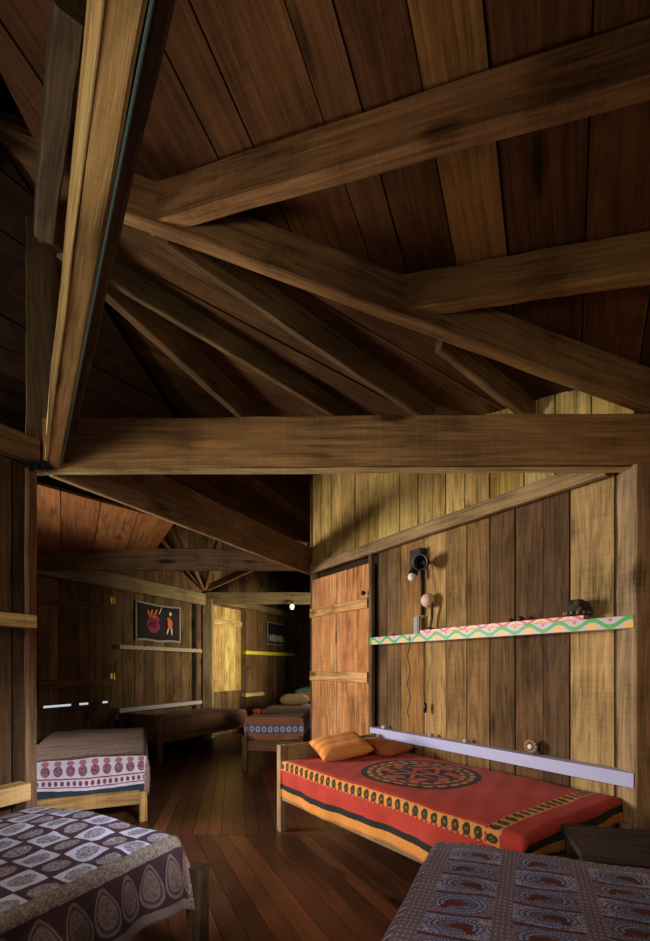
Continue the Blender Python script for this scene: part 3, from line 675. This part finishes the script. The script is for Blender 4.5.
# --- bed behind the left post
def l1_fn(nt, X, Y, a):
    n = noise(nt, a, 75, 2, 0.8)
    top = mixc(nt, (X*38.0).sin().gt(0.4), (0.085, 0.042, 0.028), (0.055, 0.026, 0.02)); top = mixc(nt, n.gt(0.58), top, (0.15, 0.085, 0.06))
    WH = (0.62, 0.54, 0.60); MA = (0.22, 0.05, 0.07)
    o1 = ovals(nt, Y, X, 0.085, -0.085, 0.032, 0.042); o2 = ovals(nt, Y, X, 0.085, -0.025, 0.026, 0.020); o3 = ovals(nt, Y, X, 0.042, -0.180, 0.013, 0.020)
    e = mixc(nt, o1.lt(1.0), WH, mixc(nt, n.gt(0.5), (0.26, 0.17, 0.20), MA)); e = mixc(nt, o2.lt(1.0), e, (0.40, 0.14, 0.16)); e = mixc(nt, o3.lt(1.0), e, MA)
    e = mixc(nt, (X+0.145).abs().lt(0.005), e, MA); e = mixc(nt, (X+0.21).abs().lt(0.004), e, MA)
    e = mixc(nt, X.lt(-0.235), e, (0.03, 0.04, 0.055))
    c = mixc(nt, X.lt(0.0), top, e)
    s = mixc(nt, n.gt(0.5), (0.16, 0.06, 0.05), (0.40, 0.28, 0.26)); s = mixc(nt, Y.lt(-0.2), s, (0.03, 0.05, 0.07))
    return mixc(nt, Y.lt(-0.01), c, s)
M_L1 = cloth_mat('paisley_end_print', l1_fn)
O1 = (-1.466, 3.66); U1 = (-0.38, 0.925)
bed_frame('single_bed', 'orange wood bed behind the left post with white paisley cloth at its foot', O1, U1, 1.72, 0.95, 0.53, 0.42, 0.24, 0.0, (0.50, 0.27, 0.10), 0.06, 1, (0.14, 0.25))
spread('bedspread', 'brown bedspread with white and maroon paisley end on the bed behind the left post', M_L1, O1, U1, 1.72, 0.95, 0.54, (0.30, 0.0, 0.25, 0.0), 0.02, 0.005, 0.05, 0.007, seed=4)
# --- dim bed along the far left wall
def dim_fn(nt, X, Y, a):
    n = noise(nt, a, 30, 2); return mixc(nt, (Y*60.0).sin().gt(0.3), (0.16, 0.075, 0.05), mixc(nt, n, (0.11, 0.05, 0.035), (0.2, 0.1, 0.06)))
M_DIM = cloth_mat('brown_stripe_print', dim_fn)
O2 = (-2.14, 5.86); U2b = (0.44, 0.90)
bed_frame('single_bed', 'dark bed along the far left wall below the embroidered hanging', O2, U2b, 1.85, 0.78, 0.53, 0.62, 0.42, 0.0, (0.22, 0.12, 0.06), 0.06)
spread('bedspread', 'dark brown striped bedspread on the bed below the embroidered hanging', M_DIM, O2, U2b, 1.85, 0.77, 0.54, (0.0, 0.1, 0.22, 0.0), 0.03, 0.006, 0.05, 0.008, seed=6)
# --- bed beyond the door
def blue_fn(nt, X, Y, a):
    n = noise(nt, a, 60, 2)
    BR = (0.27, 0.11, 0.06); BLU = (0.10, 0.11, 0.20)
    o = ovals(nt, Y, X, 0.075, -0.125, 0.028, 0.034); s = mixc(nt, o.between(0.45, 1.0), BLU, (0.42, 0.42, 0.52))
    c = mixc(nt, X.between(-0.18, -0.07), BR, s); return mixc(nt, X.gt(0.0), c, mixc(nt, n, (0.22, 0.10, 0.06), (0.30, 0.15, 0.09)))
M_BLUE = cloth_mat('blue_scroll_print', blue_fn)
O3 = (-0.25, 5.34); U3 = (0.06, 0.998)
bed_frame('single_bed', 'bed beyond the door post with blue scroll pattern on its end', O3, U3, 1.85, 0.74, 0.58, 0.42, 0.42, 0.0, (0.16, 0.09, 0.05), 0.06)
spread('bedspread', 'reddish brown bedspread with blue scroll band on the bed beyond the door', M_BLUE, O3, U3, 1.85, 0.72, 0.64, (0.26, 0.0, 0.12, 0.12), 0.02, 0.003, 0.03, 0.004, seed=7)
M_TEAL = plain('teal_cotton', (0.03, 0.10, 0.075), 0.9, var=0.2)
M_GRN = cloth_mat('teal_plain', lambda nt, X, Y, a: mixc(nt, noise(nt, a, 20, 2), (0.02, 0.085, 0.06), (0.04, 0.13, 0.10)))
O4 = (0.30, 8.05); U4 = (-0.10, 0.995)
bed_frame('single_bed', 'farthest bed with teal cover below the small dark hanging', O4, U4, 1.7, 0.8, 0.6, 0.80, 0.5, 0.0, (0.22, 0.07, 0.04), 0.06)
spread('bedspread', 'teal green bedspread on the farthest bed', M_GRN, O4, U4, 1.7, 0.78, 0.66, (0.0, 0.0, 0.15, 0.15), 0.03, 0.006, 0.05, 0.008, seed=9)

# ---------------------------------------------------------------- pillows and soft goods
def pillow(name, label, cat, mat, c, rz_, sx, sy, h, tilt=(0, 0), stripes=0.0, lump=0.02, power=0.42):
    n = 28; vs = []; cl = []; fs = []
    for side in (1, -1):
        for i in range(n+1):
            for j in range(n+1):
                u = -1+2*i/n; v = -1+2*j/n
                pin = 1-0.10*(u*u*v*v)*-1
                e = max(0, (1-u**4)*(1-v**4))**power
                x = u*sx/2*(1-0.07*(1-v*v)*abs(u)); y = v*sy/2*(1-0.07*(1-u*u)*abs(v))
                z = side*(h/2*e+lump*h*e*math.sin(u*7+v*4)*math.sin(v*6-u*3+1)) + (stripes*e*math.sin(v*sy*95+0.4*math.sin(u*5)) if stripes else 0)
                vs.append((x, y, z)); cl.append((x, y, 0))
    m_ = (n+1)**2
    for s in (0, 1):
        for i in range(n):
            for j in range(n):
                a = s*m_+i*(n+1)+j; q = (a, a+n+1, a+n+2, a+1); fs.append(q if s == 0 else q[::-1])
    me = bpy.data.meshes.new(name); me.from_pydata(vs, [], fs)
    bm = bmesh.new(); bm.from_mesh(me)
    lay = bm.verts.layers.float_vector.new('cl')
    for v, c_ in zip(bm.verts, cl): v[lay] = c_
    bmesh.ops.remove_doubles(bm, verts=bm.verts, dist=0.0005); bm.to_mesh(me); bm.free()
    me.polygons.foreach_set('use_smooth', [True]*len(me.polygons)); me.materials.append(mat)
    o = bpy.data.objects.new(name, me); COL.objects.link(o); o.location = c; o.rotation_euler = (tilt[0], tilt[1], rz_)
    return tag(o, label, cat)
def pil_fn(nt, X, Y, a):
    s = (Y*70.0).sin(); n = noise(nt, a, 40, 2)
    return mixc(nt, s*0.5+0.5, mixc(nt, n, (0.62, 0.19, 0.04), (0.75, 0.27, 0.06)), (0.82, 0.36, 0.10))
M_PIL = cloth_mat('orange_ribbed_cotton', pil_fn, 0.8, 0.3, 0.3)
M_PIL2 = cloth_mat('ochre_cotton', lambda nt, X, Y, a: mixc(nt, noise(nt, a, 25, 2), (0.42, 0.13, 0.03), (0.52, 0.19, 0.05)), 0.85)
Ur = V((0.6, -0.8, 0)); Vr = V((0.8, 0.6, 0)); R0_ = V((RO[0], RO[1], 0))
p = R0_+Ur*0.20+Vr*0.42
pillow('pillow', 'ribbed orange pillow leaning at the head of the red bed', 'pillow', M_PIL, (p.x, p.y, 0.635), math.radians(20), 0.42, 0.34, 0.12, (math.radians(14), math.radians(-8)), 0.003)
p = R0_+Ur*0.24+Vr*0.80
pillow('pillow', 'darker ochre pillow lying behind the ribbed orange one by the wall', 'pillow', M_PIL2, (p.x, p.y, 0.60), math.radians(-40), 0.46, 0.32, 0.10, (0, 0.05))
pillow('pillow', 'tan pillow on the far end of the bed beyond the door', 'pillow', cloth_mat('tan_cotton', lambda nt, X, Y, a: mixc(nt, noise(nt, a, 20, 2), (0.25, 0.17, 0.09), (0.32, 0.22, 0.12))), (-0.48, 6.95, 0.74), 0.05, 0.46, 0.3, 0.17)
pillow('bolster', 'dark teal bolster across the farthest bed', 'cushion', M_GRN, (-0.13, 8.3, 0.77), 0.0, 0.9, 0.28, 0.2)
pillow('folded_cloth', 'small orange and red folded cloth on the bed beyond the door', 'cloth', cloth_mat('orange_red_print', lambda nt, X, Y, a: mixc(nt, (X*80.0).sin().gt(0.0), (0.75, 0.16, 0.03), (0.25, 0.03, 0.02))), (-0.84, 5.62, 0.69), 0.4, 0.13, 0.16, 0.06)

# ---------------------------------------------------------------- low dark table at the foot of the red bed
def table():
    O = V((1.00, 1.66, 0)); rzv = math.atan2(-0.30, 1.0)
    A = V((0.985, 1.70, 0)); ang = math.atan2(0.35, 0.10)
    root = empty('low_table', (A.x, A.y, 0), ang-PI/2+0.02, 'low dark wooden table in the right corner at the foot of the red bed', 'table')
    w_, d_2, h = 0.37, 0.35, 0.535
    one(lambda m: box(m, (0, 0, h-0.03), (w_, d_2, h), (0.075, 0.055, 0.045), 0.004), 'table_top', M_WOOD, root)
    for x in (0.02, w_-0.06):
        for y in (0.02, d_2-0.06): one(lambda m: box(m, (x, y, 0), (x+0.04, y+0.04, h-0.03), (0.07, 0.05, 0.04)), 'leg', M_WOOD, root)
    for y in (0.025, d_2-0.045): one(lambda m: box(m, (0.06, y, h-0.12), (w_-0.06, y+0.02, h-0.03), (0.07, 0.05, 0.04)), 'apron', M_WOOD, root)
table()

# ---------------------------------------------------------------- hangings
def tpanel(name, label, A, B, ta, tb, za, zb2, cloth, border, figs):
    A = V(A); B = V(B); U = (B-A).normalized(); N = U.cross(Z)
    root = empty(name, A+U*ta+N*0.03+Z*za, math.atan2(U.y, U.x), label, 'wall hanging'); w_ = tb-ta; h = zb2-za
    def grid(m, x0, x1, z0, z1, y, sag):
        n = 20; b0 = len(m.v)
        for yy in (0, 0.004):
            for i in range(n+1):
                for j in (0, 1, 2, 3):
                    x = x0+(x1-x0)*i/n; z = z0+(z1-z0)*j/3
                    dz = -sag*math.sin(PI*i/n) if j == 3 else (0.4*sag*math.sin(PI*3*i/n) if j == 0 else 0)
                    m.v.append(V((x, y-0.006*math.sin(9*x)+yy, z+dz)))
        K = (n+1)*4
        def fc(ids): m.face(ids, [tuple(m.v[q]) for q in ids], (1, 1, 1))
        for i in range(n):
            for j in range(3):
                a = b0+i*4+j; fc([a, a+4, a+5, a+1]); fc([a+K+1, a+K+5, a+K+4, a+K])
            for j in (0, 3): a = b0+i*4+j; ids = [a, a+K, a+K+4, a+4]; fc(ids if j == 0 else ids[::-1])
        for i in (0, n):
            for j in range(3): a = b0+i*4+j; ids = [a, a+1, a+K+1, a+K]; fc(ids if i == 0 else ids[::-1])
    one(lambda m: grid(m, 0, w_, 0, h, -0.002, 0.02), 'border', border, root, True)
    one(lambda m: grid(m, 0.03, w_-0.03, 0.03, h-0.03, -0.009, 0.018), 'cloth_panel', cloth, root, True)
    for (nm, mat, shapes) in figs:
        def draw(m):
            for (cx, cz, rx, rz2, rot) in shapes:
                b0 = len(m.v); k = 14
                for yy in (-0.025, -0.014):
                    for q in range(k):
                        a = 2*PI*q/k; x = 0.85*rx*math.cos(a); z = 0.85*rz2*math.sin(a)
                        m.v.append(V((cx*w_+x*math.cos(rot)-z*math.sin(rot), yy, cz*h+x*math.sin(rot)+z*math.cos(rot))))
                ids = [b0+q for q in range(k)]; m.face(ids, [tuple(m.v[q]) for q in ids], (1, 1, 1))
                ids = [b0+k+q for q in range(k)][::-1]; m.face(ids, [tuple(m.v[q]) for q in ids], (1, 1, 1))
                for q in range(k):
                    l = (q+1) % k; ids = [b0+l, b0+q, b0+k+q, b0+k+l]; m.face(ids, [tuple(m.v[z]) for z in ids], (1, 1, 1))
        one(draw, nm, mat, root)
BK = plain('black_felt', (0.022, 0.012, 0.012), 0.95, var=0.2); WB = plain('grey_white_braid', (0.36, 0.34, 0.30), 0.9, var=0.15)
c_red = plain('red_thread', (0.45, 0.035, 0.04), 0.8); c_pur = plain('magenta_thread', (0.25, 0.02, 0.08), 0.8); c_or = plain('orange_thread', (0.6, 0.15, 0.05), 0.8); c_wh = plain('cream_thread', (0.62, 0.56, 0.48), 0.8); c_yl = plain('gold_thread', (0.6, 0.45, 0.12), 0.8); c_vi = plain('violet_thread', (0.10, 0.03, 0.20), 0.8)
tpanel('embroidered_hanging', 'black embroidered hanging with red dancing figures and white border', P1, PB, t_at(P1, PB, 134), t_at(P1, PB, 179), 1.64, 2.23, BK, WB,
    [('embroidered_skirt', c_pur, [(0.36, 0.38, 0.14, 0.115, 0.2), (0.30, 0.50, 0.12, 0.07, 0.6)]), ('embroidered_sash', c_vi, [(0.27, 0.44, 0.05, 0.03, 0.3)]),
     ('embroidered_bodice', c_red, [(0.37, 0.42, 0.075, 0.06, 0.1), (0.30, 0.62, 0.07, 0.035, 0.9), (0.43, 0.60, 0.06, 0.03, -0.8)]),
     ('embroidered_arms', c_or, [(0.25, 0.70, 0.02, 0.075, 0.4), (0.31, 0.74, 0.02, 0.06, -0.2), (0.40, 0.75, 0.022, 0.07, -0.5), (0.35, 0.63, 0.04, 0.03, 0)]),
     ('embroidered_staff', c_wh, [(0.50, 0.80, 0.010, 0.08, -0.5)]),
     ('embroidered_child_tunic', c_or, [(0.72, 0.50, 0.06, 0.09, 0.1), (0.69, 0.62, 0.04, 0.03, 0.3)]), ('embroidered_child_head', c_wh, [(0.73, 0.76, 0.032, 0.036, 0)]), ('embroidered_child_legs', c_wh, [(0.67, 0.30, 0.018, 0.07, -0.3), (0.76, 0.30, 0.018, 0.08, 0.1)])])
tpanel('small_hanging', 'small black hanging with a row of white figures on the far wall', PB, PC, t_at(PB, PC, 266), t_at(PB, PC, 283), 1.73, 2.24, BK, WB,
    [('white_figures', c_wh, [(0.14+0.12*i, 0.28+0.02*(i % 2), 0.030, 0.085+0.012*(i % 3), 0.2) for i in range(7)])])

# ---------------------------------------------------------------- small things on the right wall
RU_ = RW.normalized(); rN = off
def rw(px, out=0.07):            # a foot point by the right wall in picture column px
    q = PF+rN*out; q = q+RU_*t_at(q, PR+rN*out, px); return V((q.x, q.y, 0))
M_BLK = plain('black_plastic', (0.012, 0.012, 0.012), 0.35); M_WHT = plain('white_lamp_glass', (0.85, 0.83, 0.78), 0.25); M_PCH = plain('pale_pink_shade', (0.78, 0.52, 0.40), 0.5, var=0.08); M_SIL = plain('grey_metal', (0.30, 0.31, 0.30), 0.55, 0.0)
c = rw(416, 0.06)
root = empty('wall_spotlight', (c.x, c.y, 2.085), math.atan2(RU_.y, RU_.x), 'black wall spotlight with box housing and tilted head above the painted shelf', 'lamp')
one(lambda m: box(m, (-0.07, -0.01, 0.0), (0.06, 0.07, 0.14), ch=0.006), 'housing', M_BLK, root)
one(lambda m: tube(m, [(0.0, 0, 0.03), (0.05, -0.03, 0.01), (0.09, -0.04, 0.0)], 0.014), 'arm', M_BLK, root)
one(lambda m: lathe(m, [(0, 0.06), (0.035, 0.06), (0.05, 0.03), (0.068, -0.03), (0.068, -0.045), (0.055, -0.045), (0.04, 0)], (0.13, -0.06, 0.0), 20, (-0.3, 0.9, 0.2)), 'lamp_head', M_BLK, root, True)
one(lambda m: lathe(m, [(0, 0.05), (0.025, 0.05), (0.035, 0.0), (0.036, -0.03)], (0.0, -0.02, -0.045), 16, (0.2, 0.5, 1)), 'bulb_socket', M_BLK, root, True)
one(lambda m: ball(m, (0.0, -0.045, -0.095), 0.036), 'bulb', M_WHT, [q for q in root.children if q.name.startswith('bulb_socket')][0], True)
one(lambda m: tube(m, [(0.03, 0.04, -0.005-0.1*i) for i in range(5)], 0.013), 'stem', M_BLK, root)
c = rw(416.5, 0.055)
one_ = one(lambda m: (box(m, (-0.022, -0.015, 0), (0.022, 0.015, 0.14), ch=0.004), box(m, (0.022, -0.012, 0.0), (0.036, 0.012, 0.15), ch=0.003)), 'switch_box', M_SIL)
one_.location = (c.x, c.y, 1.522); one_.rotation_euler = (0, 0, math.atan2(RU_.y, RU_.x)); tag(one_, 'small grey metal box standing on the painted shelf below the spotlight', 'box')
c = rw(428, 0.062)
root = empty('globe_lamp', (c.x, c.y, 1.549), 0, 'pale pink globe on a black stalk standing on the painted shelf', 'lamp')
one(lambda m: lathe(m, [(0, 0), (0.035, 0), (0.03, 0.012), (0.01, 0.02), (0, 0.02)], (0.015, 0, 0), 16), 'base', M_BLK, root, True)
one(lambda m: tube(m, [(0.015, 0, 0.01), (0.03, -0.01, 0.1), (0.025, -0.035, 0.20), (0.02, -0.04, 0.235)], 0.011), 'stalk', M_BLK, root)
one(lambda m: ball(m, (0, 0, 0.235), 0.058), 'globe', M_PCH, root, True)
one(lambda m: tube(m, [(0.0, 0.01, 0.28), (-0.005, 0.03, 0.42), (-0.01, 0.045, 0.52)], 0.004, 6), 'cord', plain('pink_cord', (0.55, 0.25, 0.2), 0.6), root)
# cords hanging below the shelf
c = rw(409, 0.112)
pts = [(c.x+0.012*math.sin(i*0.9), c.y+0.01*math.sin(i*0.7), 1.50-0.032*i) for i in range(22)]
tag(one(lambda m: tube(m, pts, 0.0035, 6), 'loose_wire', M_BLK), 'thin dark curly cord hanging down the right wall below the shelf', 'wire')
c = rw(425, 0.05)
root = empty('plug_cord', (c.x, c.y, 0.70), 0, 'straight black cord with plug hanging beside a board seam', 'cord')
one(lambda m: tube(m, [(0, 0, 0.76), (0.004, 0, 0.5), (0, 0, 0.26)], 0.003, 6), 'cord', M_BLK, root)
one(lambda m: (lathe(m, [(0, 0), (0.012, 0), (0.016, 0.05), (0.008, 0.08), (0, 0.085)], (0, 0, 0.18), 12)), 'plug', M_BLK, root, True)
# helmet-like dark bowl with beads
c = rw(577, 0.072)
root = empty('woven_hat', (c.x, c.y, 1.549), 0.4, 'dark green lumpy beaded hat on the right end of the painted shelf', 'hat')
one(lambda m: lathe(m, [(0.0, 0.095), (0.03, 0.092), (0.052, 0.075), (0.062, 0.045), (0.06, 0.01), (0.066, 0.0), (0.052, 0.0)], n=22), 'crown', plain('dark_green_felt', (0.03, 0.035, 0.02), 0.8, var=0.4), root, True)
def beads(m):
    for k in range(13): a = 2*PI*k/13; ball(m, (0.066*math.cos(a), 0.066*math.sin(a), 0.012), 0.011, n=8)
one(lambda m: [ball(m, (0.05*math.cos(k*1.3), 0.05*math.sin(k*1.3), 0.03+0.012*(k % 4)), 0.022, n=10, lump=0.15) for k in range(9)], 'felt_lumps', plain('dark_olive_felt', (0.045, 0.045, 0.025), 0.85, var=0.5), root, True)
one(beads, 'bead_band', plain('rust_beads', (0.30, 0.13, 0.07), 0.5, var=0.3), root, True)
for (px, z, r, lab, col) in ((511, 1.549, 0.018, 'dark round pebble on the painted board, left one of two', (0.05, 0.03, 0.02)), (520, 1.549, 0.023, 'dark brown pebble on the painted board, right one of two', (0.07, 0.035, 0.02)),
                             (384, 0.692, 0.022, 'white pebble at the left end of the lavender shelf', (0.7, 0.68, 0.62)), (431, 0.692, 0.020, 'grey pebble on the lavender shelf, nearest the white one', (0.4, 0.38, 0.33)), (466, 0.692, 0.022, 'pale stone in the middle of the lavender shelf', (0.5, 0.45, 0.38)),
                             (393, 1.523, 0.016, 'small red trinket at the left end of the painted shelf', (0.35, 0.04, 0.03))):
    c = rw(px, 0.055); o = one(lambda m: ball(m, (0, 0, r*0.72), r, sc=(1.1, 0.9, 0.75), lump=0.12), 'pebble' if 'trinket' not in lab else 'trinket', plain('pebble_'+str(px), col, 0.6, var=0.25), smooth=True)
    o.location = (c.x, c.y, z); tag(o, lab, 'pebble' if 'trinket' not in lab else 'trinket')
# seashell flower leaning on the lower shelf
c = rw(531, 0.06)
root = empty('shell_ornament', (c.x, c.y, 0.692), math.atan2(RU_.y, RU_.x), 'round brown shell ornament with white centre on the lavender shelf', 'ornament')
def petals(m):
    for k in range(11):
        a = 2*PI*k/11; ball(m, (0.034*math.cos(a), 0, 0.05+0.034*math.sin(a)), 0.016, sc=(1, 0.7, 1), n=10)
one(petals, 'shell_petals', plain('brown_shell', (0.22, 0.13, 0.08), 0.4, var=0.4), root, True)
one(lambda m: ball(m, (0, -0.012, 0.05), 0.017, sc=(1, 0.6, 1)), 'shell_centre', M_WHT, root, True)
# far hanging bulb
c = V(((292-325)/F_PX*7.74, 7.74, 2.36))
root = empty('hanging_bulb', (c.x, c.y, 2.30), 0, 'small warm white bulb hanging under the far pale beam', 'lamp')
one(lambda m: ball(m, (0, 0, 0), 0.042, sc=(1, 1, 1.25)), 'bulb', plain('lit_bulb', (1.0, 0.85, 0.5), 0.3, emit=1.2), root, True)
one(lambda m: tube(m, [(0, 0, 0.04), (0, 0, 0.08), (0, 0.03, 0.10)], 0.018), 'socket', M_BLK, root)
